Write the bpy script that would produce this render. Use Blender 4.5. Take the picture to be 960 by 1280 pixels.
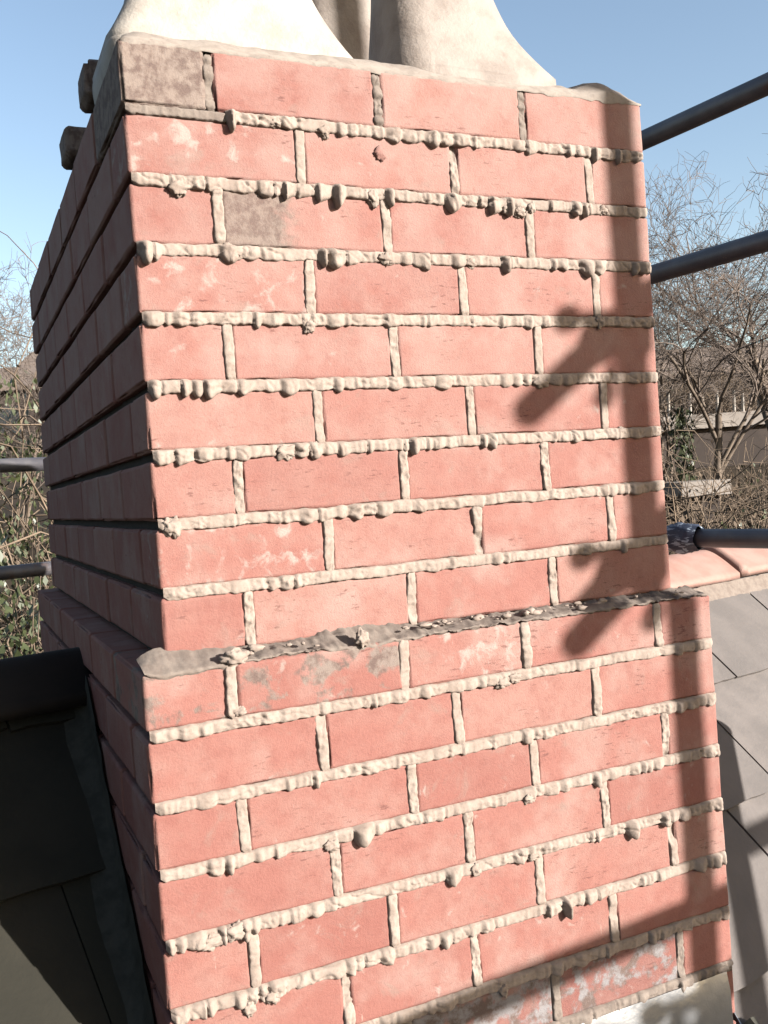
import bpy, math, random
from mathutils import Vector, Matrix, noise
for o in list(bpy.data.objects): bpy.data.objects.remove(o)
S = bpy.context.scene; COL = S.collection
R = random.Random(7)

# ------------------------------------------------------------------ camera
MR = Matrix(((0.90846318, 0.07481781, -0.41121398), (-0.4119307, -0.00630308, -0.91119338), (-0.07076541, 0.9971773, 0.02509364)))
CP = Vector((-0.22185560, -1.16112790, 0.18720475))
cam = bpy.data.objects.new('camera', bpy.data.cameras.new('camera')); COL.objects.link(cam)
cam.matrix_world = Matrix.Translation(CP) @ MR.to_4x4()
cam.data.sensor_fit = 'VERTICAL'; cam.data.sensor_height = 24.0; cam.data.lens = 24.0 * 1198.34 / 1280
cam.data.clip_start = 0.05; cam.data.clip_end = 4000
S.camera = cam
# ------------------------------------------------------------------ light
SUN_DIR = Vector((-0.7, 1.0, -0.40)).normalized()        # the way the light travels
EL = math.asin(-SUN_DIR.z); AZ = math.atan2(-SUN_DIR.x, -SUN_DIR.y)   # azimuth of the sun, clockwise from +Y
w = bpy.data.worlds.new('World'); S.world = w; w.use_nodes = True
nt = w.node_tree; bg = nt.nodes['Background']; bg.inputs['Strength'].default_value = 0.056
sky = nt.nodes.new('ShaderNodeTexSky'); sky.sky_type = 'NISHITA'; sky.sun_disc = False
sky.sun_elevation = EL; sky.sun_rotation = AZ; sky.air_density = 1.0; sky.dust_density = 1.4; sky.ozone_density = 0.35
nt.links.new(sky.outputs[0], bg.inputs[0])
sl = bpy.data.lights.new('sun', 'SUN'); sl.energy = 5.0; sl.angle = math.radians(0.5); sl.color = (1.0, 0.955, 0.89)
so = bpy.data.objects.new('sun', sl); COL.objects.link(so); so.rotation_euler = SUN_DIR.to_track_quat('-Z', 'Y').to_euler()
S.view_settings.view_transform = 'Standard'; S.view_settings.look = 'None'
S.view_settings.exposure = 2.18; S.view_settings.gamma = 1.0
S.cycles.max_bounces = 6

# ------------------------------------------------------------------ helpers
def px(x, y, d):
    """world point seen at photo position x, y, d metres along the view axis"""
    v = MR @ Vector(((x - 480) / 1198.34, (640 - y) / 1198.34, -1.0))
    return CP + v * d
def link(o, parent=None, label=None, cat=None, group=None, kind=None):
    COL.objects.link(o)
    if parent is not None:
        o.location = o.location - parent.location if parent.rotation_euler.z == 0 else o.location
        o.parent = parent
    if label: o['label'] = label
    if cat: o['category'] = cat
    if group: o['group'] = group
    if kind: o['kind'] = kind
    return o
def empty(name, loc, label, cat, group=None):
    o = bpy.data.objects.new(name, None); o.location = loc; o.empty_display_size = 0.1
    return link(o, None, label, cat, group)
def mesh(name, V, F, mat, smooth=True):
    me = bpy.data.meshes.new(name); me.from_pydata(V, [], F); me.update()
    me.materials.append(mat)
    if smooth: me.polygons.foreach_set('use_smooth', [True] * len(me.polygons))
    return me
def obj(name, V, F, mat, parent=None, origin=(0, 0, 0), smooth=True, **k):
    og = Vector(origin)
    me = mesh(name, [tuple(Vector(v) - og) for v in V], F, mat, smooth)
    o = bpy.data.objects.new(name, me); o.location = og
    return link(o, parent, **k)
def N(p, s=1.0, off=0.0):
    return noise.noise(Vector((p[0] * s + off, p[1] * s + off * 1.7, p[2] * s - off)))

# ------------------------------------------------------------------ materials
ALB = 0.42          # one scale for all reflectances
class Mat:
    def __init__(s, name, rough=0.85, spec=0.3):
        s.m = bpy.data.materials.new(name); s.m.use_nodes = True; s.t = s.m.node_tree
        s.b = s.t.nodes['Principled BSDF']; s.b.inputs['Roughness'].default_value = rough
        s.b.inputs['Specular IOR Level'].default_value = spec
        s.pos = s.n('ShaderNodeNewGeometry').outputs['Position']
    def n(s, ty, **k):
        x = s.t.nodes.new(ty)
        for a, v in k.items(): setattr(x, a, v)
        return x
    def l(s, a, b): s.t.links.new(a, b)
    def noise(s, scale, detail=4, rough=0.55, stretch=None, src=None, dist=0):
        x = s.n('ShaderNodeTexNoise'); x.inputs['Scale'].default_value = scale; x.inputs['Detail'].default_value = detail
        x.inputs['Roughness'].default_value = rough; x.inputs['Distortion'].default_value = dist
        src = src or s.pos
        if stretch:
            mp = s.n('ShaderNodeMapping'); mp.inputs['Scale'].default_value = stretch; s.l(src, mp.inputs[0]); src = mp.outputs[0]
        s.l(src, x.inputs['Vector']); return x.outputs['Fac']
    def ramp(s, fac, a, b, smooth=True):
        x = s.n('ShaderNodeMapRange'); x.interpolation_type = 'SMOOTHSTEP' if smooth else 'LINEAR'
        x.inputs[1].default_value = a; x.inputs[2].default_value = b; s.l(fac, x.inputs[0]); return x.outputs[0]
    def mul(s, a, b):
        x = s.n('ShaderNodeMath', operation='MULTIPLY')
        for i, v in enumerate((a, b)):
            if isinstance(v, (int, float)): x.inputs[i].default_value = v
            else: s.l(v, x.inputs[i])
        return x.outputs[0]
    def mix(s, fac, a, b):
        x = s.n('ShaderNodeMix', data_type='RGBA')
        for i, v in ((0, fac), (6, a), (7, b)):
            if isinstance(v, tuple): x.inputs[i].default_value = (v[0] * ALB, v[1] * ALB, v[2] * ALB, 1)
            elif isinstance(v, (int, float)): x.inputs[i].default_value = v
            else: s.l(v, x.inputs[i])
        return x.outputs[2]
    def rnd(s): return s.n('ShaderNodeObjectInfo').outputs['Random']
    def col(s, c):
        if isinstance(c, tuple): s.b.inputs['Base Color'].default_value = (*c, 1)
        else: s.l(c, s.b.inputs['Base Color'])
    def bump(s, h, dist=0.001, strength=1.0):
        x = s.n('ShaderNodeBump'); x.inputs['Distance'].default_value = dist; x.inputs['Strength'].default_value = strength
        s.l(h, x.inputs['Height']); s.l(x.outputs[0], s.b.inputs['Normal'])

def brick_mat(name, red=(0.345, 0.152, 0.126), pale=(0.37, 0.200, 0.168), grime=0.0, grimec=(0.40, 0.34, 0.29), bloom=0.0, patch=None):
    m = Mat(name, 0.85, 0.12)
    c = m.mix(m.ramp(m.noise(14, 5, .6), .35, .7), red, pale)
    c = m.mix(m.mul(m.ramp(m.rnd(), .45, 1.0), .45), c, (red[0] * .78, red[1] * .66, red[2] * .66))  # darker burnt bricks
    c = m.mix(m.mul(m.ramp(m.rnd(), .30, .0), .40), c, (0.41, 0.25, 0.21))                      # paler ones
    c = m.mix(m.mul(m.ramp(m.noise(48, 5, .7), .44, .66), .32), c, (red[0] * .72, red[1] * .62, red[2] * .62))
    c = m.mix(m.mul(m.ramp(m.noise(7, 4, .6), .50, .72), .55), c, (0.42, 0.285, 0.25))           # dusty bloom
    sx = m.n('ShaderNodeSeparateXYZ'); m.l(m.pos, sx.inputs[0])                                   # patchy veil of glare put into the colour, stronger up the stack
    c = m.mix(m.mul(m.mul(m.ramp(sx.outputs[2], -.1, .8), m.ramp(m.noise(11, 5, .65), .30, .62)), .5), c, (0.43, 0.30, 0.265))
    c = m.mix(m.mul(m.ramp(m.noise(21, 5, .65, None, None, .6), .56, .76), .55), c, (0.30, 0.225, 0.19))  # grey smears
    c = m.mix(m.mul(m.ramp(m.noise(620, 3, .7), .56, .74), .38), c, (0.20, 0.085, 0.07))          # sand pits
    gate = m.ramp(m.noise(13, 2, .5), .52, .62)
    st = m.mul(m.ramp(m.noise(260, 4, .65, (.22, .5, 1.0)), .57, .66), gate)
    c = m.mix(m.mul(st, .72), c, (0.16, 0.07, 0.06))                                             # dark drag marks
    dr = m.mul(m.ramp(m.noise(190, 3, .6, (1.0, .5, .16)), .66, .74), m.ramp(m.noise(17, 2), .55, .62))
    c = m.mix(m.mul(dr, .55), c, (0.48, 0.36, 0.31))                                             # pale runs
    sp = m.ramp(m.noise(34, 4, .6, None, None, .4), .64 - bloom, .80 - bloom)
    c = m.mix(m.mul(sp, .75), c, (0.44, 0.38, 0.34))                                             # white lime patches
    if grime > 0:
        g = m.ramp(m.noise(24, 6, .62, None, None, .3), .62 - grime, .72 - grime)
        gc = m.mix(m.ramp(m.noise(60, 5, .65), .4, .62), grimec, (0.15, 0.115, 0.10))
        c = m.mix(m.mul(g, .88), c, gc)
    if patch:                                                                                    # one smear of grey mortar left on the brick
        xx = m.n('ShaderNodeSeparateXYZ'); m.l(m.pos, xx.inputs[0]); ad = m.n('ShaderNodeMath', operation='MULTIPLY_ADD')
        m.l(m.noise(38, 5, .65), ad.inputs[0]); ad.inputs[1].default_value = .09; m.l(xx.outputs[0], ad.inputs[2])
        pc = m.mix(m.ramp(m.noise(70, 5, .65), .4, .62), (0.25, 0.205, 0.175), (0.15, 0.115, 0.10))
        c = m.mix(m.mul(m.ramp(ad.outputs[0], patch[1] + .06, patch[1] + .03), .85), c, pc)
    m.col(c)
    h = m.noise(300, 6, .75); m.bump(h, 0.0022, .6)
    m.b.inputs['Sheen Weight'].default_value = 0.0; m.b.inputs['Sheen Roughness'].default_value = .6
    return m.m
BRICK = brick_mat('red_brick')
BRICK_GREY = brick_mat('brick_under_grey_mortar', grime=.42, grimec=(0.29, 0.24, 0.205))
BRICK_STAIN = brick_mat('brick_stained', grime=.11, grimec=(0.27, 0.225, 0.195))
BRICK_PATCH = brick_mat('brick_with_grey_smear', patch=(.11, .20))
BRICK_LIME = brick_mat('brick_with_lime_blotches', bloom=.12)
BRICK_BLUE = brick_mat('brick_painted_grey', red=(0.27, 0.115, 0.098), pale=(0.29, 0.15, 0.13), grime=.18, grimec=(0.29, 0.285, 0.29))
def mortar_mat(name, a, b, dirt=.3, dc=(0.19, 0.14, 0.115)):
    m = Mat(name, 0.9, 0.15)
    c = m.mix(m.ramp(m.noise(60, 5, .6), .35, .68), a, b)
    c = m.mix(m.mul(m.ramp(m.noise(300, 4, .65), .55, .7), dirt), c, dc)
    c = m.mix(m.mul(m.ramp(m.noise(110, 5, .7), .56, .70), .45), c, dc)
    m.col(c); m.bump(m.noise(330, 6, .7), 0.0010, .6); return m.m
MORTAR = mortar_mat('pale_pointing_mortar', (0.41, 0.333, 0.283), (0.33, 0.258, 0.216))
MORTAR_OLD = mortar_mat('old_grey_mortar', (0.27, 0.222, 0.19), (0.20, 0.16, 0.137), .4)
MORTAR_DARK = mortar_mat('raked_dark_mortar', (0.045, 0.036, 0.031), (0.028, 0.023, 0.02), .4, (0.03, 0.026, 0.022))
FLAUNCH = mortar_mat('flaunching_cement', (0.36, 0.31, 0.27), (0.28, 0.235, 0.205), .3)
def pot_mat(name, a, b, sc=22):
    m = Mat(name, 0.7, 0.3)
    c = m.mix(m.ramp(m.noise(sc, 5, .6), .4, .7), a, b)
    c = m.mix(m.mul(m.ramp(m.noise(70, 5, .7), .6, .75), .45), c, (0.22, 0.175, 0.15))
    m.col(c); m.bump(m.noise(160, 6, .65), 0.003, .5); return m.m
POT_W = pot_mat('cream_painted_pot', (0.45, 0.41, 0.36), (0.36, 0.31, 0.265))
POT_B = pot_mat('buff_stained_pot', (0.36, 0.305, 0.265), (0.24, 0.19, 0.16), 16)
def simple(name, a, b, sc, rough=.8, spec=.3, metal=0.0, bump=0.0, bs=200, rnd=0.0, rc=(0, 0, 0), det=5):
    m = Mat(name, rough, spec); c = m.mix(m.ramp(m.noise(sc, det, .6), .35, .68), a, b)
    if rnd: c = m.mix(m.mul(m.rnd(), rnd), c, rc)
    m.col(c); m.b.inputs['Metallic'].default_value = metal
    if bump: m.bump(m.noise(bs, 5, .65), bump, .6)
    return m.m
m_ = Mat('weathered_steel_tube', .5, .5); c_ = m_.mix(m_.ramp(m_.noise(14, 5, .6), .35, .68), (0.125, 0.118, 0.135), (0.19, 0.178, 0.188))
c_ = m_.mix(m_.mul(m_.ramp(m_.noise(9, 5, .7), .54, .70), .75), c_, (0.17, 0.09, 0.06))
c_ = m_.mix(m_.mul(m_.ramp(m_.noise(38, 4, .6), .68, .74), .8), c_, (0.34, 0.31, 0.28))
m_.col(c_); m_.b.inputs['Metallic'].default_value = .5; m_.bump(m_.noise(260, 5, .65), .0006, .6); STEEL = m_.m
GALV = simple('coupler_steel', (0.16, 0.13, 0.12), (0.30, 0.24, 0.2), 60, .45, .5, .6, .001, 300)
WRAP = None
SLATE = simple('pale_grey_slate', (0.195, 0.168, 0.156), (0.145, 0.126, 0.118), 11, .75, .3, 0, .002, 90, .55, (0.13, 0.115, 0.108))
SLATE_SHADE = simple('slate_with_painted_shade', (0.034, 0.030, 0.021), (0.022, 0.020, 0.014), 7, .85, .2, 0, .0012, 120, .3, (0.05, 0.05, 0.03))  # darker slate copy: the chimney's cast shade is put into the colour
DECK = simple('roof_underlay', (0.07, 0.06, 0.055), (0.05, 0.045, 0.04), 5)
RIDGE_SHADE = simple('ridge_with_painted_shade', (0.042, 0.032, 0.025), (0.028, 0.022, 0.018), 9, .85, .2)  # ridge tiles behind the shaded flank, shade painted into their colour
RIDGE = simple('terracotta_ridge', (0.39, 0.235, 0.195), (0.34, 0.185, 0.15), 20, .75, .3, 0, .001, 300, .25, (0.40, 0.26, 0.215))
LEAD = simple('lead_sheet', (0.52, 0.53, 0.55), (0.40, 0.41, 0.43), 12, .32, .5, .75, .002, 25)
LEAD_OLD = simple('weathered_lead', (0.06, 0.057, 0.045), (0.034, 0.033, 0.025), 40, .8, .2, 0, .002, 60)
MOSS = simple('moss', (0.085, 0.10, 0.025), (0.045, 0.06, 0.015), 90, .95, .1)
EARTH = simple('leaf_litter_bank', (0.07, 0.052, 0.036), (0.04, 0.031, 0.022), .9, .95, .1, 0, .05, 3)
BARK = simple('bark', (0.15, 0.115, 0.09), (0.26, 0.205, 0.16), 6, .9, .15)
TWIG = simple('twig', (0.17, 0.135, 0.115), (0.27, 0.215, 0.18), 2, .9, .15)
STEM = simple('bramble_stem', (0.15, 0.11, 0.078), (0.29, 0.215, 0.155), 3, .85, .2)
LEAF = simple('ivy_leaf', (0.042, 0.055, 0.02), (0.085, 0.098, 0.038), 6, .5, .4)
DRY = simple('dry_leaf', (0.10, 0.07, 0.047), (0.16, 0.115, 0.078), 7, .8, .2)
CONC = simple('pale_concrete', (0.42, 0.37, 0.33), (0.33, 0.29, 0.26), 1.2, .9, .2)
DARKW = simple('dark_brick_wall', (0.06, 0.046, 0.04), (0.085, 0.065, 0.055), 2, .9, .2)
FARROOF = simple('old_tile_roof', (0.27, 0.21, 0.175), (0.21, 0.165, 0.14), 2.5, .9, .2)
POST = simple('white_post', (0.62, 0.57, 0.52), (0.5, 0.45, 0.4), 4, .8, .2)
RENDERW = simple('cream_render', (0.68, 0.62, 0.55), (0.6, 0.54, 0.48), 2, .9, .2)
GLASS = simple('dark_window_glass', (0.03, 0.035, 0.04), (0.04, 0.045, 0.05), 2, .1, .5)

# ------------------------------------------------------------------ chimney
chim = empty('chimney_stack', (0.39, 0.69, -0.9), 'tall red brick chimney stack with lumpy pale pointing rising through the slate roof', 'chimney')

def axis_pts(L, r, step):
    n = max(1, int(round((L - 2 * r) / step)))
    return [0, r * .3, r, r * 1.6] + [r + (L - 2 * r) * i / n for i in range(1, n)] + [L - r * 1.6, L - r, L - r * .3, L]
def brick_geo(dx, dy, dz, seed, step, r=.0034, rough=1.0):
    X, Y, Z = axis_pts(dx, r, step), axis_pts(dy, r, max(step, .03)), axis_pts(dz, r, step)
    idx = {}; V = []; F = []
    def vid(i, j, k):
        if (i, j, k) in idx: return idx[(i, j, k)]
        p = Vector((X[i], Y[j], Z[k])); L = (dx, dy, dz)
        q = Vector([min(max(p[a], r), L[a] - r) for a in range(3)])
        d = p - q
        edge = sum(1 for a in range(3) if abs(d[a]) > 1e-6)
        if d.length > 1e-9:
            nn = d.normalized(); p = q + nn * r
        else: nn = Vector((0, 0, 0))
        wp = p + Vector((seed * 3.1, seed * 1.3, seed * .7))
        if d.length > 1e-9:
            amp = .0011 * N(wp, 14) + .0006 * N(wp, 70)
            if edge > 1:
                ch = N(wp, 45, 3) ; amp -= .0008 + max(0, ch - .10) * .013
            p = p + nn * amp * rough
        idx[(i, j, k)] = len(V); V.append((p.x - dx / 2, p.y - dy / 2, p.z - dz / 2)); return idx[(i, j, k)]
    a, b, c = len(X) - 1, len(Y) - 1, len(Z) - 1
    for i in range(a):
        for k in range(c):
            F.append((vid(i, 0, k), vid(i + 1, 0, k), vid(i + 1, 0, k + 1), vid(i, 0, k + 1)))
            F.append((vid(i, b, k), vid(i, b, k + 1), vid(i + 1, b, k + 1), vid(i + 1, b, k)))
    for j in range(b):
        for k in range(c):
            F.append((vid(0, j, k), vid(0, j, k + 1), vid(0, j + 1, k + 1), vid(0, j + 1, k)))
            F.append((vid(a, j, k), vid(a, j + 1, k), vid(a, j + 1, k + 1), vid(a, j, k + 1)))
    for i in range(a):
        for j in range(b):
            F.append((vid(i, j, 0), vid(i, j + 1, 0), vid(i + 1, j + 1, 0), vid(i + 1, j, 0)))
            F.append((vid(i, j, c), vid(i + 1, j, c), vid(i + 1, j + 1, c), vid(i, j + 1, c)))
    return V, F
shared = {}; nb = [0]
def brick(x0, x1, y0, y1, z0, z1, front, mat=None, label=None):
    nb[0] += 1
    dx, dy, dz = x1 - x0, y1 - y0, z1 - z0
    mat = mat or BRICK
    if front:
        V, F = brick_geo(dx, dy, dz, nb[0], .014); me = mesh('brick', V, F, mat)
    else:
        key = (round(dx, 3), round(dy, 3), round(dz, 3), R.randrange(3), mat.name)
        if key not in shared:
            V, F = brick_geo(dx, dy, dz, nb[0], .05, .003); shared[key] = mesh('brick', V, F, mat)
        me = shared[key]
    o = bpy.data.objects.new('brick', me)
    jy = R.uniform(-.0012, .0012) if front else 0; jx = 0 if front else R.uniform(-.0012, .0012)
    o.location = ((x0 + x1) / 2 + jx, (y0 + y1) / 2 + jy, (z0 + z1) / 2)
    link(o, chim, label)
    o.rotation_euler = (0, R.uniform(-.004, .004) if front else 0, R.uniform(-.002, .002))
    return o
J = .0046; HB = .1025
D = 1.384
SPECIAL = {('U', 1, 0): (BRICK_GREY, 'brick smeared all over with grey mortar'), ('U', 2, 0): (BRICK_LIME, 'brick with white lime blotches'),
           ('U', 3, 1): (BRICK_PATCH, 'brick with a grey stain at one end'), ('U', 4, 0): (BRICK_LIME, 'brick with a white lime patch at its end'),
           ('U', 8, 0): (BRICK_LIME, None), ('L', 1, 0): (BRICK_STAIN, None), ('L', 1, 1): (BRICK_STAIN, 'brick with grey mortar stains'), ('L', 1, 2): (BRICK_LIME, None),
           ('L', 7, 2): (BRICK_BLUE, 'brick with flaking grey paint'), ('L', 7, 1): (BRICK_BLUE, 'brick with flaking grey paint'), ('L', 7, 3): (BRICK_BLUE, 'brick with flaking grey paint')}
def course(tag, i, xs, y0, y1, z0, z1, first_deep, last_deep):
    """one course: the front row, then the two flanks running back"""
    n = len(xs) - 1
    x0, x1 = xs[0], xs[-1]
    for k in range(n):
        a = xs[k] + (J if k else 0); b = xs[k + 1] - (J if k < n - 1 else 0)
        dp = .215 if (k == 0 and first_deep) or (k == n - 1 and last_deep) else HB
        sm, lb = SPECIAL.get((tag, i, k), (None, None))
        brick(a, b, y0, y0 + dp, z0, z1, True, sm, lb)
    for side, deep in ((0, first_deep), (1, last_deep)):
        y = y0 + (.215 if deep else HB) + .010
        while y < y1 - .02:
            e = min(y + .215, y1)
            if y1 - e < .04: e = y1
            brick(x0 if side == 0 else x1 - HB, x0 + HB if side == 0 else x1, y, e, z0, z1, False)
            y = e + .010
UJ = [((9 - k) * .075 - .005) * 1.1089 for k in range(0, 10)]     # bed joint centres, top to bottom
U_X = {1: (.1075, .335, .562), 0: (.2205, .4445, .6705)}
for k in range(1, 10):
    xs = [0, *U_X[k % 2], .777]
    z1 = UJ[k - 1] - .0058; z0 = UJ[k] + .0058
    if k == 1: z1 = .7415
    course('U', k, xs, 0, D, z0, z1, k % 2 == 1, k % 2 == 0)
LY = -.0405; LX0 = -.036; LX1 = .8155
LJ = [-.0055, -.0815, -.1655, -.2445, -.3265, -.409, -.4935, -.577, -.660, -.743, -.826]
L_X = {1: (.070, .2975, .482, .712), 2: (.180, .370, .595), 3: (.071, .2975, .484, .713), 4: (.185, .374, .598), 5: (.071, .257, .481, .714),
       6: (.186, .372, .600), 7: (.071, .265, .493, .714), 8: (.186, .374, .598), 9: (.071, .27, .49, .714)}
for k in range(1, 10):
    xs = [LX0, *L_X[k], LX1]
    course('L', k, xs, LY, D + .04, LJ[k] + .0058, LJ[k - 1] - (.0058 if k > 1 else .004), k % 2 == 1, k % 2 == 1)
print('bricks', nb[0])
def box(x0, x1, y0, y1, z0, z1):
    V = [(x, y, z) for z in (z0, z1) for y in (y0, y1) for x in (x0, x1)]
    return V, [(0, 2, 3, 1), (4, 5, 7, 6), (0, 1, 5, 4), (2, 6, 7, 3), (0, 4, 6, 2), (1, 3, 7, 5)]
def join(parts):
    V, F = [], []
    for v, f in parts:
        b = len(V); V += v; F += [tuple(i + b for i in q) for q in f]
    return V, F
g = .012
V, F = join([box(g, .777 - g, g, D - .004, -.02, .736), box(LX0 + g, LX1 - g, LY + g, D + .036, -1.6, -.014)])
obj('mortar_core', V, F, MORTAR_DARK, chim, (.39, .69, -.4), smooth=False)

def bead(name, a, b, yf, vertical, width, prot, lump, seed, mat=MORTAR, sag=1.0, recess=0.0, seglen=(.009, .028), step=.0018):
    """a strip of squeezed-out pointing along a joint: rows of trowel dollops with creases between"""
    r = random.Random(seed); L = abs(b[0 if not vertical else 1] - a[0 if not vertical else 1])
    segs = []; u = 0
    while u < L:
        kind = r.random(); l = r.uniform(*seglen) * (2.2 if kind < .22 else 1)
        lum = lump * (1.35 if kind > .92 else 1.1 if kind > .80 else .85 if kind > .30 else .3) * r.uniform(.5, 1.25)
        segs.append((u, u + l, lum, r.uniform(0, 1) ** 2.2 * sag, r.uniform(-.5, .5), r.random())); u += l
    n = int(L / step); M = 13; V = []; F = []
    si = 0
    for i in range(n + 1):
        u = L * i / n; t = i / n
        while si < len(segs) - 1 and u > segs[si][1]: si += 1
        s = segs[si]; q = (u - s[0]) / (s[1] - s[0])
        q2 = min(max(q + s[4] * q * (1 - q) * 2, 0), 1)
        if s[5] < .4 or s[2] > lump * .93: bul = max(0.0, math.sin(math.pi * q2)) ** .6
        elif s[5] < .75: bul = min(1, q2 / .10) * (1 - .75 * q2)
        else: bul = min(1, (1 - q2) / .12) * (.3 + .7 * q2)
        cx = a[0] + (b[0] - a[0]) * t; cz = a[1] + (b[1] - a[1]) * t
        sd = seed * .37
        c0 = .0012 * N((u, sd, 0), 18) + .0008 * N((u, sd, 3), 60)
        tap = min(1, min(u, L - u) / .006 + .12)
        d = prot * (.85 + .5 * N((u, sd, 7), 40)) + (.0048 + .004 * s[3]) * s[2] * bul + .0022 * max(0, N((u, sd, 9), 150)) * (.4 + lump)
        d = d * tap
        wt = width * (1 + .20 * N((u, sd, 1), 35) + .12 * N((u, sd, 2), 140)) + .0016 * s[2] * bul
        wb = (.35 + .65 * tap) * width * (1 + .20 * N((u, sd, 4), 35) + .14 * N((u, sd, 5), 140)) + (.0018 + .0072 * s[3]) * s[2] * bul * tap
        for j in range(M):
            v = 1 - 2 * j / (M - 1)
            prof = max(0.0, 1 - abs(v) ** 3.4) ** .5
            off = c0 + (v * wt if v > 0 else v * wb) - (.0025 * s[2] * bul * prof if not vertical else 0)
            out = d * prof - (.0035 if j in (0, M - 1) else 0) - recess
            p = Vector((u, v * .01, sd))
            pq = Vector((u, off, sd)); tear = min(1, max(0, N((u, sd, 11), 13) - .08) * 3.2 + max(0, N((u, sd, 12), 45) - .2) * 2)
            if vertical: out -= prof * .007 * max(0, N((u, sd, 13), 24) - .12) * 2.2
            out += prof * (.0006 + .0024 * tear) * (N(pq, 130, 2) + .6 * N(pq, 330, 5)) + prof * (-.0016 * max(0, .10 - abs(N(pq, 45, 8))) * 7 * (.3 + lump)) * (.8 + lump * .6)
            if j in (1, 2, M - 3, M - 2): off += .0009 * N((u, j, sd), 180, 2)
            if vertical: V.append((cx + off, yf - out, cz))
            else: V.append((cx, yf - out, cz + off))
    for i in range(n):
        for j in range(M - 1):
            q = i * M + j; F.append((q, q + 1, q + M + 1, q + M))
    if vertical: F = [f[::-1] for f in F] if b[1] > a[1] else F
    o = obj(name, V, F, mat, chim, ((a[0] + b[0]) / 2, yf, (a[1] + b[1]) / 2))
    return o
ULUMP = {1: 1.15, 2: 1.35, 3: 1.2, 4: .9, 5: .9, 6: 1.2, 7: .85, 8: .55}
for k in range(1, 9):
    x0 = .125 if k == 1 else .004
    bead('bed_joint', (x0, UJ[k]), (.7755, UJ[k]), 0, False, .0078, .0024, ULUMP[k], 100 + k, sag=1.5 if k < 4 else .9)
bead('bed_joint', (.003, UJ[1]), (.128, UJ[1] - .001), 0, False, .0062, .0012, .25, 120, MORTAR_OLD)
LLUMP = {1: .6, 2: .7, 3: .8, 4: 1.1, 5: 1.15, 6: .9}
for k in range(1, 7):
    bead('bed_joint', (LX0 + .004, LJ[k]), (LX1 - .002, LJ[k]), LY, False, .0076, .0024, LLUMP[k], 200 + k)
bead('bed_joint', (LX0 + .004, LJ[7]), (LX1 - .002, LJ[7]), LY, False, .0085, .003, .7, 207, MORTAR_OLD)
sd = 300
for k in range(1, 10):
    for q, x in enumerate(U_X[k % 2]):
        sd += 1
        z1 = (UJ[k - 1] if k > 1 else .743) - .006; z0 = UJ[k] + .006
        if k == 1:
            bead('head_joint', (x, z0), (x + R.uniform(-.002, .002), z1), 0, True, .0058, .0012, .9, sd, MORTAR_OLD, recess=.002 if q else .004, seglen=(.008, .02))
        else:
            bead('head_joint', (x + R.uniform(-.0015, .0015), z0), (x + R.uniform(-.0015, .0015), z1), 0, True, .0070, .0024, R.choice((.15, .25, .5)), sd, seglen=(.015, .05))
for k in range(1, 8):
    for q, x in enumerate(L_X[k]):
        sd += 1
        bead('head_joint', (x + R.uniform(-.002, .002), LJ[k] + .006), (x + R.uniform(-.002, .002), LJ[k - 1] - .005), LY, True, .0074, .0025, R.choice((.2, .4, .7)), sd, MORTAR if k < 7 else MORTAR_OLD, seglen=(.012, .045))

# grey mortar fillet on the front ledge, thick at the corner and crumbling away to the right
def fillet():
    V, F = [], []; n, M = 340, 12
    for i in range(n + 1):
        t = i / n; x = LX0 + .003 + (.805 - LX0) * t
        heavy = max(0, 1 - (x + .036) / .15) + .75 * math.exp(-((x - .25) / .055) ** 2)
        rg = N((x, 1, 0), 22) + .6 * N((x, 2, 0), 70)
        h = .0155 * heavy + .008 + .0045 * rg * (1 + heavy * .2); lo = .011 * heavy + .002 + .004 * max(0, rg)
        te = min(1, (x - LX0) / .022); h = h * (.25 + .75 * te ** .6); lo *= te
        if x > .45: h *= .9
        for j in range(M):
            v = j / (M - 1)
            y = .006 + (LY - .0025 - .006) * min(1, v * 1.25)
            z = (-.006 + h) * (1 - v) + v * (-.0075 - lo)
            z += (.0035 * N((x, v * .05, 4), 55) + .0024 * N((x, v * .05, 6), 170)) * (1.3 if x > .1 else .6)
            y -= .002 * N((x, v * .05, 9), 120) * v
            if v > .8: y += (.0045 * (v - .8) / .2)
            V.append((x, y, z))
    for i in range(n):
        for j in range(M - 1):
            q = i * M + j; F.append((q, q + 1, q + M + 1, q + M))
    obj('ledge_fillet', V, F, MORTAR_OLD, chim, (.4, -.02, -.006))
fillet()
# loose crumbs and squeezed lumps of mortar stuck on the ledge and the joints
def lump_geo(c, r, seed, sq=(1, 1, 1), nu=10, nv=7):
    V, F = [], []
    for a in range(nv + 1):
        th = math.pi * a / nv
        for b in range(nu):
            ph = 2 * math.pi * b / nu
            d = Vector((math.sin(th) * math.cos(ph), math.sin(th) * math.sin(ph), math.cos(th)))
            k = r * (1 + .5 * N(d, 1.5, seed) + .40 * N(d, 3.2, seed) + .22 * N(d, 8, seed))
            V.append((c[0] + d.x * k * sq[0], c[1] + d.y * k * sq[1], c[2] + d.z * k * sq[2]))
    for a in range(nv):
        for b in range(nu):
            F.append((a * nu + b, (a + 1) * nu + b, (a + 1) * nu + (b + 1) % nu, a * nu + (b + 1) % nu))
    return V, F
parts = []
for i in range(64):
    x = R.uniform(.08, .78) if i % 3 else R.uniform(.3, .62)
    parts.append(lump_geo((x, R.uniform(-.036, -.006), R.uniform(-.004, .003)), (R.uniform(.001, .0035) if i % 5 else R.uniform(.004, .0085)), i * 2.3, (R.uniform(.8, 1.8), R.uniform(.7, 1.2), R.uniform(.4, .8))))
V, F = join(parts); obj('mortar_crumbs', V, F, MORTAR, chim, (.4, -.02, 0), kind='stuff')
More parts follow.
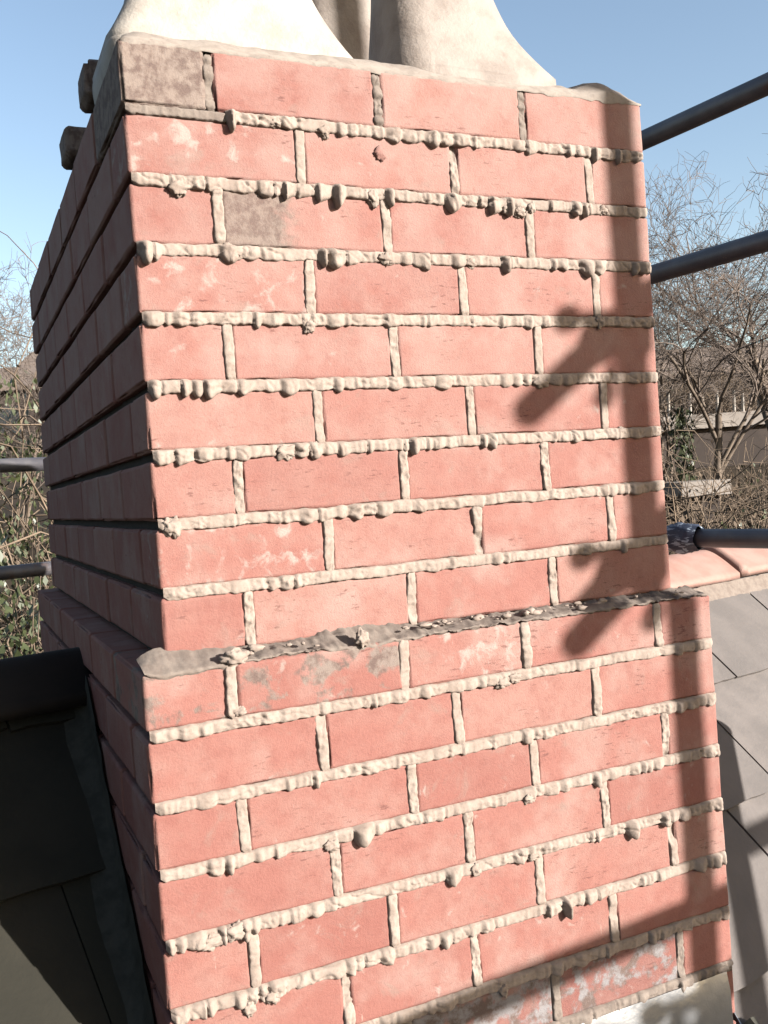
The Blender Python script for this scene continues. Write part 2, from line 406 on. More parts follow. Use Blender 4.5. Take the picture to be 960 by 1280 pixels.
for i, (x, z, yf, rr) in enumerate([(.318, UJ[2] - .010, 0, .011), (.525, UJ[2] - .013, 0, .012), (.545, UJ[2] - .015, 0, .010), (.565, UJ[2] - .008, 0, .010), (.060, UJ[2] - .012, 0, .013), (.19, UJ[1] - .004, 0, .009),
        (.255, UJ[1] - .010, 0, .010), (.12, UJ[3] - .004, 0, .012), (.215, UJ[4] - .012, 0, .010), (.69, UJ[2] - .004, 0, .010), (.672, UJ[4] - .002, 0, .011), (.56, UJ[5] - .008, 0, .011), (.46, UJ[3] - .006, 0, .009),
        (.02, UJ[7] - .007, 0, .014), (.21, UJ[6] - .004, 0, .011), (.17, UJ[6] - .006, 0, .011), (.33, UJ[3] - .006, 0, .012), (.076, LJ[1] + .012, LY, .009), (.075, -.006, LY, .014),
        (.02, LJ[4] - .010, LY, .013), (.05, LJ[4] - .006, LY, .016), (.09, LJ[5] - .012, LY, .014), (.06, LJ[5] - .018, LY, .012), (.18, LJ[3] - .010, LY, .012), (.38, LJ[4] - .006, LY, .011), (.47, LJ[3] - .009, LY, .010),
        (.44, LJ[1] - .008, LY, .010), (.46, LJ[1] - .004, LY, .008), (.07, LJ[6] - .006, LY, .015), (.70, UJ[6], 0, .008), (.24, -.004, LY - .001, .012), (.47, LJ[4] - .008, LY, .009), (.41, LJ[6] - .010, LY, .010)]):
    V, F = lump_geo((x, yf - .0015, z + rr * .25), rr * .8, i * 3.3, (R.uniform(.8, 1.5), .62, R.uniform(.7, 1.1)), 26, 18)
    obj('mortar_lump', V, F, MORTAR, chim, (x, yf, z))
# white splashes etc are in the brick material; a round pebble-like knob on the second course
V, F = lump_geo((.333, -.001, UJ[1] - .030), .0085, 5, (1, .45, 1), 14, 9)
obj('mortar_lump', V, F, BRICK_STAIN, chim, (.333, 0, UJ[1] - .03))

# flaunching on top
def flaunch():
    V, F = [], []; nx, ny = 110, 60
    prof = []
    for j in range(ny + 1):
        for i in range(nx + 1):
            u = i / nx; v = j / ny
            x = .003 + .773 * u; y = -.002 + (D + .002) * v
            ed = min(x - .003, .776 - x, y + .002, D - y)
            rise = .030 * min(1, ed / .085) ** .75
            z = .740 + .010 * min(1, ed / .006) + rise + .003 * N((x, y, 0), 18) + .0016 * N((x, y, 0), 70)
            if x > .68 and y < .2: z += .012 * math.exp(-((x - .715) / .03) ** 2)
            V.append((x, y, z))
    st = nx + 1
    for j in range(ny):
        for i in range(nx): F.append((j * st + i, j * st + i + 1, (j + 1) * st + i + 1, (j + 1) * st + i))
    b = len(V)                                                     # skirt with a ragged lower lip on the front
    ring = [(i, 0) for i in range(nx + 1)] + [(nx, j) for j in range(1, ny + 1)] + [(i, ny) for i in range(nx - 1, -1, -1)] + [(0, j) for j in range(ny - 1, 0, -1)]
    for (i, j) in ring:
        x, y, z = V[j * st + i]; V.append((x, y + (.0014 if j == 0 else 0), .7375 - .010 * max(0, N((x, y, 3), 30)) - .004 * max(0, N((x, y, 5), 90))))
    m = len(ring)
    for q in range(m):
        i, j = ring[q]; i2, j2 = ring[(q + 1) % m]
        F.append((j * st + i, b + q, b + (q + 1) % m, j2 * st + i2))
    obj('flaunching', V, F, FLAUNCH, chim, (.39, .69, .75))
flaunch()

# ------------------------------------------------------------------ chimney pots: square flared feet, each pot a thing
def pot(loc, w, d, H, mat, label, fl=(.062, .062, .02), rim=True, chamfer=.03):
    """w, d: the neck; fl: flare of the foot to left, right, front/back"""
    t = empty('chimney_pot', loc, label, 'chimney pot', 'pots along the stack')
    def ring(f, z, sc=1.0, n=4):
        x0, x1, y0, y1 = -w / 2 * sc - fl[0] * f, w / 2 * sc + fl[1] * f, -d / 2 * sc - fl[2] * f, d / 2 * sc + fl[2] * f
        c = chamfer; pts = []
        for cx, cy, a0 in ((x1 - c, y1 - c, 0), (x0 + c, y1 - c, 90), (x0 + c, y0 + c, 180), (x1 - c, y0 + c, 270)):
            for k in range(n + 1):
                a = math.radians(a0 + 90 * k / n); pts.append((cx + c * math.cos(a), cy + c * math.sin(a), z))
        return pts
    def sweep(rows):
        V = []; F = []; n = len(rows[0])
        for r_ in rows: V += r_
        for i in range(len(rows) - 1):
            for k in range(n): F.append((i * n + k, i * n + (k + 1) % n, (i + 1) * n + (k + 1) % n, (i + 1) * n + k))
        return V, F
    rows = [ring(1.0, -.004)]
    for i in range(15):
        q = i / 14; rows.append(ring((1 - q) ** 2.1, .008 + q * .185))
    rows += [ring(0, .205 + .02 * k, 1 - .01 * k) for k in range(1, 14)]
    V, F = sweep(rows); V = [(x + .0025 * N((x, y, z), 14, loc[1]), y + .0025 * N((x, y, z), 14, 4), z) for x, y, z in V]
    L = Vector(loc)
    obj('shaft', [tuple(Vector(v) + L) for v in V], F, mat, t, loc)
    foot = [ring(.95, -.03), ring(1.0, -.02), ring(1.012, -.012), ring(1.012, -.004), ring(1.0, .001), ring(.9, .002)]
    V, F = sweep(foot); obj('foot', [tuple(Vector(v) + L) for v in V], F, mat, t, loc)
    top = [ring(0, .45, .85), ring(.35, .46, .88), ring(.45, .48, .9), ring(.45, .52, .9), ring(.3, .54, .88), ring(.0, .545, .8), ring(0, .48, .65)]
    V, F = sweep(top); obj('rim', [tuple(Vector(v) + L) for v in V], F, mat, t, loc)
    return t
pot((.162, .130, .765), .21, .145, .5, POT_W, 'nearest cream chimney pot on the shaded flank, its flared foot bright in the sun', fl=(.058, .066, .022))
for y, lb in ((.275, 'mortar smeared brick end jutting over the shaded top edge, nearer of two'), (.528, 'mortar smeared brick end jutting over the shaded top edge, farther of two')):
    V, F = brick_geo(.21, .085, .052, int(y * 100), .012, .008, 2.0)
    o = bpy.data.objects.new('coping_brick', mesh('coping_brick', V, F, BRICK_GREY)); o.location = (.101, y, .796); link(o, None, lb, 'coping brick', 'brick ends on the flaunching')
names_r = ['buff stained chimney pot crossed by a tube shadow, on the sunlit flank', 'second buff pot behind the stained one on the sunlit flank', 'third buff pot back on the sunlit flank', 'fourth buff pot back on the sunlit flank']
for i in range(2):
    pot((.480, .100 + .33 * i, .765), .165, .115, .5, POT_B, names_r[i], fl=(.012, .092, .03), chamfer=.045)

# ------------------------------------------------------------------ roof
E_ = Vector((.976, .217, 0)).normalized(); H_ = Vector((-.217, .976, 0)).normalized(); TH = math.atan(.87)
G_ = H_ * math.cos(TH) + Vector((0, 0, math.sin(TH))); NR = -H_ * math.sin(TH) + Vector((0, 0, math.cos(TH)))
P0 = Vector((.8, -.04, -.76)); E0 = P0.dot(E_)
def rp(e, s, n=0.0): return P0 + E_ * (e - E0) + G_ * s + NR * n
RS = 1.035                                                       # ridge, metres up the slope from P0
BK = H_ * math.cos(TH) - Vector((0, 0, math.sin(TH)))
rA, rB = rp(-6, RS), rp(9, RS)
V = [rp(-6, -3.2, -.02), rp(9, -3.2, -.02), rp(9, RS, -.02), rp(-6, RS, -.02)]
V += [tuple(Vector(V[3]) + BK * 4.2), tuple(Vector(V[2]) + BK * 4.2)]
V += [(v[0], v[1], v[2] - .12) for v in map(tuple, V)]
V = [tuple(v) for v in V]
obj('roof', V, [(0, 1, 2, 3), (3, 2, 5, 4), (6, 9, 8, 7), (9, 10, 11, 8), (0, 6, 7, 1), (4, 5, 11, 10), (0, 3, 9, 6), (3, 4, 10, 9), (1, 7, 8, 2), (2, 8, 11, 5)], DECK, smooth=False, kind='structure')
roof = bpy.data.objects['roof']
RM = Matrix((E_, G_, NR)).transposed()
SW, SG = .360, .272
def slate_mesh(seed, l_=SG + .075, mat=SLATE):
    r = random.Random(seed); V = []; F = []; w_, t_ = SW - .0055, .0085
    n = 14
    lo = [(-w_ / 2 + w_ * i / n, .002 * r.uniform(-1, 1) + .0022 * N((i, seed, 0), .4)) for i in range(n + 1)]
    for z in (0, t_):
        for (x, y) in lo: V.append((x, y + (.0015 if z == 0 else 0), z))
        V.append((w_ / 2, l_, z)); V.append((-w_ / 2, l_, z))
    m = n + 3
    F.append(tuple(range(m - 1, -1, -1))); F.append(tuple(range(m, 2 * m)))
    for i in range(m): F.append((i, (i + 1) % m, m + (i + 1) % m, m + i))
    return mesh('slate', V, F, mat, False)
sm = [slate_mesh(i) for i in range(6)]; top_sm = [slate_mesh(i, .115) for i in range(3)]
sm_d = [slate_mesh(i, SG + .075, SLATE_SHADE) for i in range(6)]; top_d = [slate_mesh(i, .115, SLATE_SHADE) for i in range(3)]
tilt = math.asin(.0105 / SG)
for row in range(-5, 4):
    s0 = .095 + SG * row
    half = 0 if row % 2 == 0 else SW / 2
    for c in range(-8, 7):
        e = 1.555 + half + SW * c + (SW / 2 if True else 0)
        p = rp(e + R.uniform(-.002, .002), s0 + R.uniform(-.003, .003), .0125 + R.uniform(0, .002))
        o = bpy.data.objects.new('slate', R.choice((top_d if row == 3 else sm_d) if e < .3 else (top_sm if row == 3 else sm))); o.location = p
        o.rotation_euler = (RM.to_4x4() @ Matrix.Rotation(-tilt, 4, 'X') @ Matrix.Rotation(R.uniform(-.004, .004), 4, 'Z') @ Matrix.Rotation(R.uniform(-.002, .002), 4, 'Y')).to_euler()
        link(o, roof)
# ridge tiles
def ridge_mesh():
    prof = []
    hw = .150 * math.cos(TH); 
    for q in range(-12, 13):
        a = q / 12; h = a * hw; ang = abs(h) * math.tan(TH); z = -(math.sqrt(ang * ang + .045 ** 2) - .045)
        prof.append((h, z))
    V, F = [], []; L = .445
    us = [0, .004, .03, .036, L / 2, L]; up = [.0, .011, .011, .0, 0, 0]
    for u, k in zip(us, up):
        for h, z in prof: V.append((u, h * (1 + k * 3), z + k))
    np_ = len(prof); base = len(V)
    for u in us:
        for h, z in prof: V.append((u, h, z - .016))
    nu = len(us)
    for i in range(nu - 1):
        for j in range(np_ - 1):
            q = i * np_ + j; F.append((q, q + np_, q + np_ + 1, q + 1)); q += base; F.append((q, q + 1, q + np_ + 1, q + np_))
        for j in (0, np_ - 1):
            q = i * np_ + j; F.append((q, q + base, q + base + np_, q + np_) if j == 0 else (q, q + np_, q + base + np_, q + base))
    for i in (0, nu - 1):
        for j in range(np_ - 1):
            q = i * np_ + j; F.append((q, q + 1, q + 1 + base, q + base) if i == 0 else (q, q + base, q + base + 1, q + 1))
    return mesh('ridge_tile', V, F, RIDGE)
rmesh = ridge_mesh(); rdark = rmesh.copy(); rdark.materials[0] = RIDGE_SHADE
RZ = Matrix((E_, H_, Vector((0, 0, 1)))).transposed()
for c in range(-7, 9):
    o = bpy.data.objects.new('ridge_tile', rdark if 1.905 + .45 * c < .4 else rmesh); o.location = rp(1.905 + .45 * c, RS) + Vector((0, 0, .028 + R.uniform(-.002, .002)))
    o.rotation_euler = RZ.to_euler(); link(o, roof)
# bedding mortar under the ridge edge
V, F = [], []; n = 300
for i in range(n + 1):
    e = .85 + 2.6 * i / n
    for k in range(4):
        V.append(tuple(rp(e, RS - .118 - .016 * k + .004 * N((e, k, 0), 25), .030 - .007 * k + .002 * N((e, k, 2), 50))))
for i in range(n):
    for k in range(3): q = i * 4 + k; F.append((q, q + 1, q + 5, q + 4))
obj('ridge_bedding', V, F, MORTAR_OLD, roof, rp(1.5, RS - .12))
# lead: apron at the foot of the front face, cover flashing on the shaded flank, soakers on the sunny flank
lead = empty('lead_flashing', (.39, LY - .01, -.62), 'shiny lead apron and flank flashings where the chimney foot meets the slates', 'lead flashing')
V, F = [], []; nx = 60; rowsp = [(-.0055, LJ[7] - .004), (-.010, LJ[7] - .03), (-.012, LJ[7] - .07), (-.013, -.70), (-.018, -.755), (-.05, -.80), (-.14, -.875), (-.22, -.945)]
for i in range(nx + 1):
    x = LX0 - .12 + (LX1 - LX0 + .10) * i / nx
    for k, (dy, z) in enumerate(rowsp):
        wv = .006 * N((x, k * .1, 1), 9) + .003 * N((x, k * .1, 2), 25)
        roofz = P0.z + .87 * ((Vector((x, LY + dy, 0)) - Vector((P0.x, P0.y, 0))).dot(H_)) + .03
        z2 = z if k < 4 else roofz + (.012 if k == 4 else 0)
        V.append((x, LY + dy - abs(wv) * (1 if k else .2), z2 + .3 * wv))
m = len(rowsp)
for i in range(nx):
    for k in range(m - 1): q = i * m + k; F.append((q, q + 1, q + m + 1, q + m))
obj('apron', V, F, LEAD, lead, (.39, LY, -.65))
def flank(x, sgn, up, out, name, mat, y1, y0=LY - .02):
    V, F = [], []; n = 80
    for i in range(n + 1):
        y = y0 + (y1 - y0) * i / n
        def rz(xx, yy): return P0.z + .87 * ((Vector((xx, yy, 0)) - Vector((P0.x, P0.y, 0))).dot(H_))
        b = rz(x, y)
        st = up + .02 * N((y, x, 0), 6)
        for k, (dx, dz) in enumerate(((.004, st), (.008, st * .55), (.012, .040), (.03, .024), (out, .018))):
            xx = x + sgn * dx
            zz = (b + dz) if k < 3 else rz(xx, y) + dz
            V.append((xx + sgn * .003 * abs(N((y, k, 1), 20)), y, zz + .002 * N((y, k, 2), 30)))
    for i in range(n):
        for k in range(4):
            q = i * 5 + k; f = (q, q + 1, q + 6, q + 5); F.append(f if sgn > 0 else f[::-1])
    obj(name, V, F, mat, lead, (x, .2, -.4))
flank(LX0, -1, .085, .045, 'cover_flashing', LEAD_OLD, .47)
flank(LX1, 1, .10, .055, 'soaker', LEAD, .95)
# folded lead welt with a cut slate end standing beside the apron
V, F = [], []
for i, (e, s) in enumerate(((.815, -.30), (.84, -.30), (.84, .055), (.815, .055))):
    for n_ in (.0, .045 if i in (0, 3) else .03): V.append(tuple(rp(e + .03, s, n_)))
F = [(0, 2, 3, 1), (2, 4, 5, 3), (4, 6, 7, 5), (6, 0, 1, 7), (1, 3, 5, 7)]
obj('welt', V, F, LEAD_OLD, lead, rp(.84, -.1, .02), smooth=False)

# ------------------------------------------------------------------ scaffold
PD = Vector((.14, -.99, 0)).normalized()
def tube_mesh(L, r=.0242, n=20):
    V, F = [], []
    for z, rr in ((0, r - .0035), (0, r), (L, r), (L, r - .0035)):
        for k in range(n): a = 2 * math.pi * k / n; V.append((rr * math.cos(a), rr * math.sin(a), z))
    for z in (.3 if L > 1 else L * .4, L - (.3 if L > 1 else L * .4)):
        for k in range(n): a = 2 * math.pi * k / n; V.append(((r - .0035) * math.cos(a), (r - .0035) * math.sin(a), z))
    for i in range(3):
        for k in range(n): F.append((i * n + k, i * n + (k + 1) % n, (i + 1) * n + (k + 1) % n, (i + 1) * n + k))
    for k in range(n): F.append((4 * n + k, 4 * n + (k + 1) % n, (k + 1) % n, k)); F.append((3 * n + k, 3 * n + (k + 1) % n, 5 * n + (k + 1) % n, 5 * n + k))
    return V, F
def tube(a, b, label, r=.0242):
    a, b = Vector(a), Vector(b); d = b - a; V, F = tube_mesh(d.length, r)
    o = bpy.data.objects.new('scaffold_tube', mesh('scaffold_tube', V, F, STEEL)); o.location = a
    o.rotation_euler = d.to_track_quat('Z', 'Y').to_euler()
    return link(o, None, label, 'scaffold tube', 'scaffold tubes around the chimney')
def xl(y, off=-.045): return 1.780 + .14 * (-1.0 - y) + off
tube((1.867, -1.623, -3.0), (1.867, -1.623, 2.2), 'upright steel scaffold tube standing off to the sunny side, shading the brick face')
tube((xl(1.6), 1.6, 1.037), (xl(-1.89), -1.89, 1.037), 'dark steel guard rail tube highest against the sky')
tube((xl(1.6), 1.6, .690), (xl(-1.89), -1.89, .690), 'dark steel rail tube crossing in front of the bare tree crown')
tube((xl(.86, -.0), .86, .0), (xl(-1.89, -.0), -1.89, .0), 'rusty steel tube just above the terracotta ridge, blue wrap at its end')
tube((xl(-.02, 0), -.02, -.195), (xl(-1.89, 0), -1.89, -.195), 'short lower steel tube ending over the sunlit slates')
ta = Vector((1.708, -1.575, .125))
tube(ta - E_ * .42, ta + E_ * 1.2, 'steel transom tube level with the eaves, casting a band of shade on the lowest bricks')
bl = px(55, 580, 3.38); b2 = px(55, 711, 3.38)
tube(bl - E_ * 3.2, bl + E_ * .55, 'upper dark steel tube before the hedge, running behind the shaded flank')
tube(b2 - E_ * 3.2, b2 + E_ * .55, 'lower dark steel tube before the hedge, running behind the shaded flank')
tube(bl - E_ * 2.9 + Vector((0, .05, -4)), bl - E_ * 2.9 + Vector((0, .05, 1.5)), 'upright steel tube carrying the rails beside the hedge')
def coupler(loc, d1, d2, label):
    t = empty('scaffold_coupler', loc, label, 'coupler', 'couplers on the scaffold tubes')
    L = Vector(loc)
    def band(c, d, name):
        V, F = [], []; n = 20; qt = d.to_track_quat('Z', 'Y')
        for z, r_ in ((-.026, .025), (-.026, .032), (-.02, .034), (.02, .034), (.026, .032), (.026, .025)):
            for k in range(n): a = 2 * math.pi * k / n; V.append(tuple(L + c + qt @ Vector((r_ * math.cos(a), r_ * math.sin(a), z))))
        for i in range(5):
            for k in range(n): F.append((i * n + k, i * n + (k + 1) % n, (i + 1) * n + (k + 1) % n, (i + 1) * n + k))
        obj(name, V, F, GALV, t, loc)
    band(Vector((0, 0, 0)), d1, 'clamp_band'); band(Vector((-.05, 0, 0)), d2, 'clamp_band')
    for k, (c, d) in enumerate(((Vector((-.03, 0, .03)), Vector((-1, 0, -.05))), (Vector((-.02, -.03, -.036)), Vector((.5, -1, -.1))))):
        V, F = tube_mesh(.105, .010, 8); q = d.normalized().to_track_quat('Z', 'Y')
        W = [tuple(L + c + q @ Vector(v)) for v in V]
        V2, F2 = tube_mesh(.022, .019, 6); W2 = [tuple(L + c + q @ (Vector(v) + Vector((0, 0, .075)))) for v in V2]
        V3, F3 = join([(W, F), (W2, F2)]); obj('bolt', V3, F3, GALV, t, loc)
for z, lb in ((1.037, 'steel coupler gripping the topmost rail on the upright tube'), (.69, 'steel coupler gripping the middle rail on the upright tube'), (.0, 'steel coupler gripping the low rail on the upright tube')):
    coupler((1.867, -1.623, z), Vector((0, 0, 1)), PD, lb)
# blue and white wrap at the tube end
pe = Vector((xl(.86, 0), .86, 0)); WV = []
m = Mat('blue_white_wrap', .6, .4)
m.col(m.mix(m.ramp(m.noise(55, 3, .5, (1, .35, 1.6), None, 1.2), .54, .62), (.04, .052, .09), (.42, .50, .60)))
V, F = [], []; n = 26; nz = 16; q = PD.to_track_quat('Z', 'Y')
for i in range(nz + 1):
    z = -.012 + .115 * i / nz
    for k in range(n):
        a = 2 * math.pi * k / n
        rr = .030 + .010 * math.sin(math.pi * min(1, i / nz)) + .007 * N((math.cos(a), math.sin(a), z * 14), 2.2, 4) + .004 * N((math.cos(a), math.sin(a), z * 40), 4, 1)
        if i == 0: rr *= .3
        V.append(tuple(pe + q @ Vector((rr * math.cos(a), rr * math.sin(a), z))))
for i in range(nz):
    for k in range(n): F.append((i * n + k, i * n + (k + 1) % n, (i + 1) * n + (k + 1) % n, (i + 1) * n + k))
F.append(tuple(range(n - 1, -1, -1)))
obj('tube_wrap', V, F, m.m, None, pe, label='crumpled blue and white wrap bound round the tube end above the ridge', cat='wrap')

# ------------------------------------------------------------------ ground and background
FH = Vector((.4113, .9115, 0)); RH = Vector((.9115, -.4113, 0))
def W(u, d, z): return Vector((CP.x, CP.y, 0)) + FH * d + RH * u + Vector((0, 0, z))
def ground_z(u, d):
    b = -3.4 + max(0, min(d, 16) - 5) * .30 + max(0, d - 16) * .19
    b = min(b, 3.0)
    return b + .25 * N((u, d, 0), .3)
V, F = [], []; us = [-600, -250, -100, -50] + [-30 + 1.5 * i for i in range(41)] + [50, 100, 250, 600]; ds = [-400, -100, -30, -8] + [0 + 1.5 * i for i in range(30)] + [60, 100, 200, 500, 1500]
for d in ds:
    for u in us: V.append(tuple(W(u, d, ground_z(u, d))))
k = len(us)
for j in range(len(ds) - 1):
    for i in range(k - 1): F.append((j * k + i, j * k + i + 1, (j + 1) * k + i + 1, (j + 1) * k + i))
obj('ground', V, F, EARTH, kind='structure')

def seg_tube(V, F, a, b, ra, rb, n):
    d = (b - a)
    if d.length < 1e-6: return
    q = d.to_track_quat('Z', 'Y'); base = len(V)
    for p, r_ in ((a, ra), (b, rb)):
        for k in range(n):
            t = 2 * math.pi * k / n; V.append(tuple(p + q @ Vector((r_ * math.cos(t), r_ * math.sin(t), 0))))
    for k in range(n): F.append((base + k, base + (k + 1) % n, base + n + (k + 1) % n, base + n + k))
def curve(V, F, p, d, L, r, r1, rng, n=4, steps=6, wob=.25, grav=0.0):
    pts = [(p.copy(), r)]; d = d.normalized()
    for i in range(steps):
        d = (d + Vector((rng.gauss(0, wob), rng.gauss(0, wob), rng.gauss(0, wob) + grav))).normalized()
        p = p + d * (L / steps); pts.append((p.copy(), r + (r1 - r) * (i + 1) / steps))
    for (a, ra), (b, rb) in zip(pts, pts[1:]): seg_tube(V, F, a, b, ra, rb, n)
    return pts, d
def tree(base, H, spread, seed, label, stems=1, twig=1.0, trunk_r=.11, lean=(0, 0), depthmax=5, ivy=0, first=.35):
    rng = random.Random(seed); t = empty('bare_tree', base, label, 'tree', 'bare winter trees behind the roof')
    TV, TF, CV, CF = [], [], [], []
    def grow(p, d, L, r, lev):
        n = 7 if lev == 0 else 5 if lev == 1 else 4 if lev == 2 else 3
        V, F = (TV, TF) if lev < 2 else (CV, CF)
        pts, dd = curve(V, F, p, d, L, r, r * .55, rng, n, 6 if lev < 3 else 4, .10 + .045 * lev, .03)
        if lev >= depthmax: return
        kids = (6, 5, 4, 4, 4)[lev]
        for c in range(kids):
            i = rng.randint(max(1, int(len(pts) * first)), len(pts) - 1); q, rr = pts[i]
            ax = Vector((rng.gauss(0, 1), rng.gauss(0, 1), rng.gauss(0, .45))).normalized()
            nd = (dd * (.9 if lev else 1.1) + ax * spread * rng.uniform(.55, 1.1)).normalized()
            grow(q, nd, L * rng.uniform(.5, .78), max(rr * .62, max(.0034, .0034 * twig)), lev + 1)
    for s_ in range(stems):
        d = Vector((lean[0] + rng.gauss(0, .16) * (stems > 1), lean[1] + rng.gauss(0, .16) * (stems > 1), 1))
        grow(Vector(base) + Vector((rng.uniform(-.2, .2), rng.uniform(-.2, .2), 0)) * (stems > 1), d, H * .46 * rng.uniform(.85, 1.1), trunk_r * rng.uniform(.7, 1.05), 0)
    obj('trunk', TV, TF, BARK, t, base); obj('crown', CV, CF, TWIG, t, base)
    if ivy:
        IV, IF = [], []
        for i in range(ivy):
            z = rng.uniform(0, H * .42); a = rng.uniform(0, 6.28); rr = rng.uniform(.02, .20) * (1.15 - z / H)
            leaf(IV, IF, Vector(base) + Vector((rr * math.cos(a) + lean[0] * z, rr * math.sin(a) + lean[1] * z, z)), rng, .032)
        obj('ivy', IV, IF, LEAF, t, base)
    return len(TF) + len(CF)
def leaf(V, F, p, rng, s):
    q = Vector((rng.gauss(0, 1), rng.gauss(0, 1), rng.gauss(.4, .8))).to_track_quat('Z', 'Y'); b = len(V); k = s * rng.uniform(.6, 1.3)
    for x, y in ((0, -1), (.55, -.1), (0, 1), (-.55, -.1)): V.append(tuple(p + q @ Vector((x * k, y * k, .15 * k * abs(x)))))
    F.append((b, b + 1, b + 2, b + 3))
def bush(c, rx, ry, hz, stems, leaves, seed, label, lmat=DRY, ls=.035, r=.012, grp='tangled bushes on the bank'):
    rng = random.Random(seed); c = Vector(c); t = empty('bramble_bush', c, label, 'bush', grp)
    V, F = [], []
    for i in range(stems):
        a = rng.uniform(0, 6.28); rr = rng.random() ** .6
        p = c + RH * rx * rr * math.cos(a) + FH * ry * rr * math.sin(a)
        d = Vector((rng.gauss(0, .5), rng.gauss(0, .5), 1)); L = hz * rng.uniform(.6, 1.35); r0 = r * rng.uniform(.4, 1.3)
        pts, dd = curve(V, F, p, d, L, r0, r0 * .4, rng, 3, 8, .28, -.02)
        for k in range(4):
            q, _ = pts[rng.randint(2, 8)]
            curve(V, F, q, Vector((rng.gauss(0, 1), rng.gauss(0, 1), rng.gauss(.2, .6))), L * rng.uniform(.2, .5), r0 * .5, r0 * .2, rng, 3, 5, .3, -.03)
    obj('stems', V, F, STEM, t, c)
    if leaves:
        V, F = [], []
        for i in range(leaves):
            a = rng.uniform(0, 6.28); rr = rng.random() ** .5; z = rng.random() ** .8
            p = c + RH * rx * rr * math.cos(a) + FH * ry * rr * math.sin(a) + Vector((0, 0, hz * (.05 + z * .95)))
            if N(p, 2.2, seed) < -.05: continue
            leaf(V, F, p, rng, ls)
        obj('foliage', V, F, lmat, t, c)
def onground(x, d):
    p = px(x, 640, d); v = p - Vector((CP.x, CP.y, 0)); u, dd = v.dot(RH), v.dot(FH)
    return Vector((p.x, p.y, ground_z(u, dd) - .05))
# trees
tree(onground(858, 11.5), 5.6, .75, 11, 'bare multi-stemmed tree with ivy at its foot, crossed by the rail tubes', stems=4, trunk_r=.07, ivy=1800, first=.45)
tree(onground(990, 15), 5.4, .8, 12, 'bare tree at the very edge of the picture, spreading twigs over the grey ledge', stems=2, trunk_r=.10, twig=1.1, first=.5)
tree(onground(8, 14), 4.6, .62, 14, 'thin bare tree rising over the hedge beside the shaded flank', stems=2, trunk_r=.06, twig=1.1)
tree(onground(-60, 19), 5.5, .7, 15, 'bare tree farther back over the hedge', stems=2, trunk_r=.08, twig=1.3)
# bushes on the bank, sunny side
BL = ('leafless brown bramble tangle on the bank just beyond the ridge', 'brown bramble tangle half way up the bank', 'brown scrub at the top of the bank below the long roof', 'bramble tangle with green ivy leaves on the bank beyond the ridge')
for i in range(46):
    row = i // 8
    x = 806 + (i % 8) * 30 + R.uniform(-12, 12); d = 6.3 + row * 1.75 + R.uniform(-.5, .5)
    if i >= 38: d = 23 + R.uniform(0, 2)
    if row == 4: continue
    g_ = onground(x, d); iv = i % 9 == 4
    bush(g_, R.uniform(.7, 1.1), R.uniform(.5, .9), (R.uniform(-.35, .35) - .1 * (row == 0) - g_.z) * .93 if i < 38 else R.uniform(1.0, 1.5), 64, 520 if iv else 330, 500 + i, BL[3 if iv else 2 if i >= 38 else min(1, row // 2)], LEAF if iv else DRY, .028, .011)
for i in range(14):
    x = -110 + (i % 7) * 32; d = 6.2 + (i // 7) * 2.6 + R.uniform(-.5, .5)
    g_ = onground(x, d)
    bush(g_, R.uniform(.7, 1.1), R.uniform(.6, .9), R.uniform(2.4, 3.4) + (.5 if i > 6 else 0), 26, 1100, 700 + i, ('leafy hedge bush with sunlit stems, right behind the two low tubes' if i < 7 else 'hedge bush in the second row behind the low tubes'), LEAF, .034, .016, 'hedge bushes behind the low tubes')
# flat pale roofs / walls on the bank and the far long roof
def slab(name, x0, x1, y, d0, d1, th, mat, under, label, cat, hgt):
    a, b = px(x0, y, d0), px(x1, y, d0); z = (a.z + b.z) / 2
    a.z = b.z = z; back = FH * (d1 - d0)
    t = empty(name, (a + b) / 2 + Vector((0, 0, -hgt)), label, cat)
    top = [a, b, b + back, a + back]
    V = [tuple(p + Vector((0, 0, o_))) for o_ in (-th, 0) for p in top]
    obj('top_slab', V, [(0, 3, 2, 1), (4, 5, 6, 7), (0, 1, 5, 4), (1, 2, 6, 5), (2, 3, 7, 6), (3, 0, 4, 7)], mat, t, a, smooth=False)
    i_ = (b - a).normalized() * .1
    top = [a + i_ + FH * .12, b - i_ + FH * .12, b - i_ + back - FH * .1, a + i_ + back - FH * .1]
    V = [tuple(p + Vector((0, 0, o_))) for o_ in (-hgt, -th) for p in top]
    obj('wall', V, [(0, 1, 5, 4), (1, 2, 6, 5), (2, 3, 7, 6), (3, 0, 4, 7)], under, t, a, smooth=False)
    return t
slab('outbuilding', 800, 1120, 512, 17.0, 21.5, .25, CONC, DARKW, 'low outbuilding with a flat pale roof, below the white posts', 'outbuilding', 2.2)
slab('outbuilding', 852, 914, 601, 10.5, 12.5, .16, CONC, DARKW, 'small shed with a pale flat roof, deep in the brambles', 'shed', 1.6)
fence = empty('post_fence', px(900, 515, 21.8), 'fence of thin white posts along the back of the pale flat roof', 'fence')
for x in (835, 862, 878, 896, 917, 928, 948, 958, 985, 1010):
    a = px(x, 516, 21.8); b = px(x, 492 + R.uniform(-4, 4), 21.8); V, F = [], []
    seg_tube(V, F, a - Vector((0, 0, .6)), b, .035, .033, 6)
    F.append(tuple(range(11, 5, -1))); obj('post', V, F, POST, fence, a)
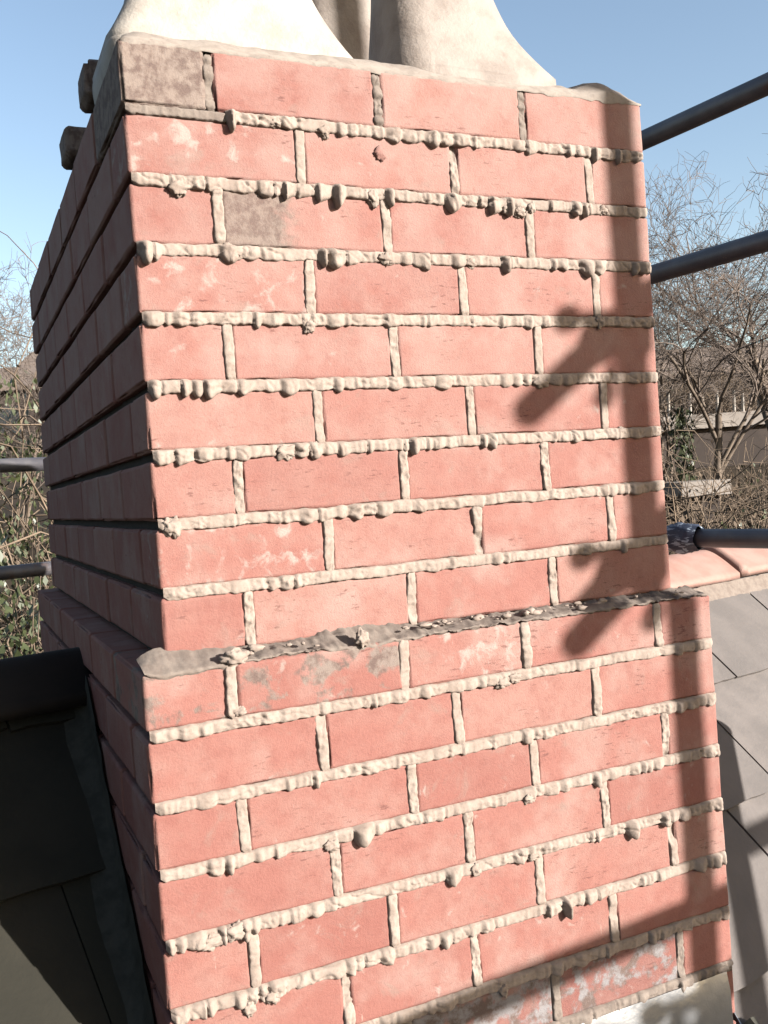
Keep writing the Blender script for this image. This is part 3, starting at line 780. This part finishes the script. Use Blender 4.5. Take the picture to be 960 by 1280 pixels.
# long far house row with tiled roof
def far_house(x0, x1, ye, yr, d, label, wallm, roofm):
    a, b = px(x0, ye, d), px(x1, ye, d); z = (a.z + b.z) / 2; a.z = b.z = z
    rz = px((x0 + x1) / 2, yr, d + 3).z; t = empty('house', (a + b) / 2 - Vector((0, 0, 3)), label, 'house')
    bk = FH * 6
    ps = [a, b, b + bk, a + bk]
    V = [tuple(p + Vector((0, 0, o_))) for o_ in (-4, 0) for p in ps]
    obj('wall', V, [(0, 1, 5, 4), (1, 2, 6, 5), (2, 3, 7, 6), (3, 0, 4, 7)], wallm, t, a, smooth=False)
    ex = (b - a).normalized() * .25
    V = [a - ex - FH * .3, b + ex - FH * .3, b + ex + FH * 3, a - ex + FH * 3, b + ex + bk + FH * .3, a - ex + bk + FH * .3]
    V = [Vector((p.x, p.y, (rz if i in (2, 3) else z - .1))) for i, p in enumerate(V)]
    V = [tuple(p) for p in V] + [tuple(p - Vector((0, 0, .12))) for p in V]
    obj('roof', V, [(0, 1, 2, 3), (3, 2, 4, 5), (7, 6, 9, 8), (8, 9, 11, 10), (0, 6, 7, 1), (4, 10, 11, 5), (0, 3, 9, 6), (3, 5, 11, 9), (1, 7, 8, 2), (2, 8, 10, 4)], roofm, t, a, smooth=False)
    n = max(2, int((b - a).length / 2.2))
    for i in range(n):
        c = a + (b - a) * ((i + .5) / n) - FH * .03 + Vector((0, 0, -1.3)); dx = (b - a).normalized() * .45
        V = [tuple(c + s_ * dx + Vector((0, 0, zz)) + FH * f) for f in (0, .1) for s_, zz in ((-1, -.55), (1, -.55), (1, .55), (-1, .55))]
        w_ = obj('window', V, [(0, 1, 2, 3), (0, 4, 5, 1), (1, 5, 6, 2), (2, 6, 7, 3), (3, 7, 4, 0)], GLASS, t, c, smooth=False)
    return t
far_house(790, 1250, 452, 424, 36, 'long low building with a pale brown tiled roof on the skyline above the brambles', DARKW, FARROOF)
far_house(-330, 55, 492, 470, 34, 'long low roof on the skyline beyond the hedge', DARKW, FARROOF)
far_house(18, 75, 466, 440, 44, 'small cream gabled house glimpsed past the shaded flank', RENDERW, FARROOF)
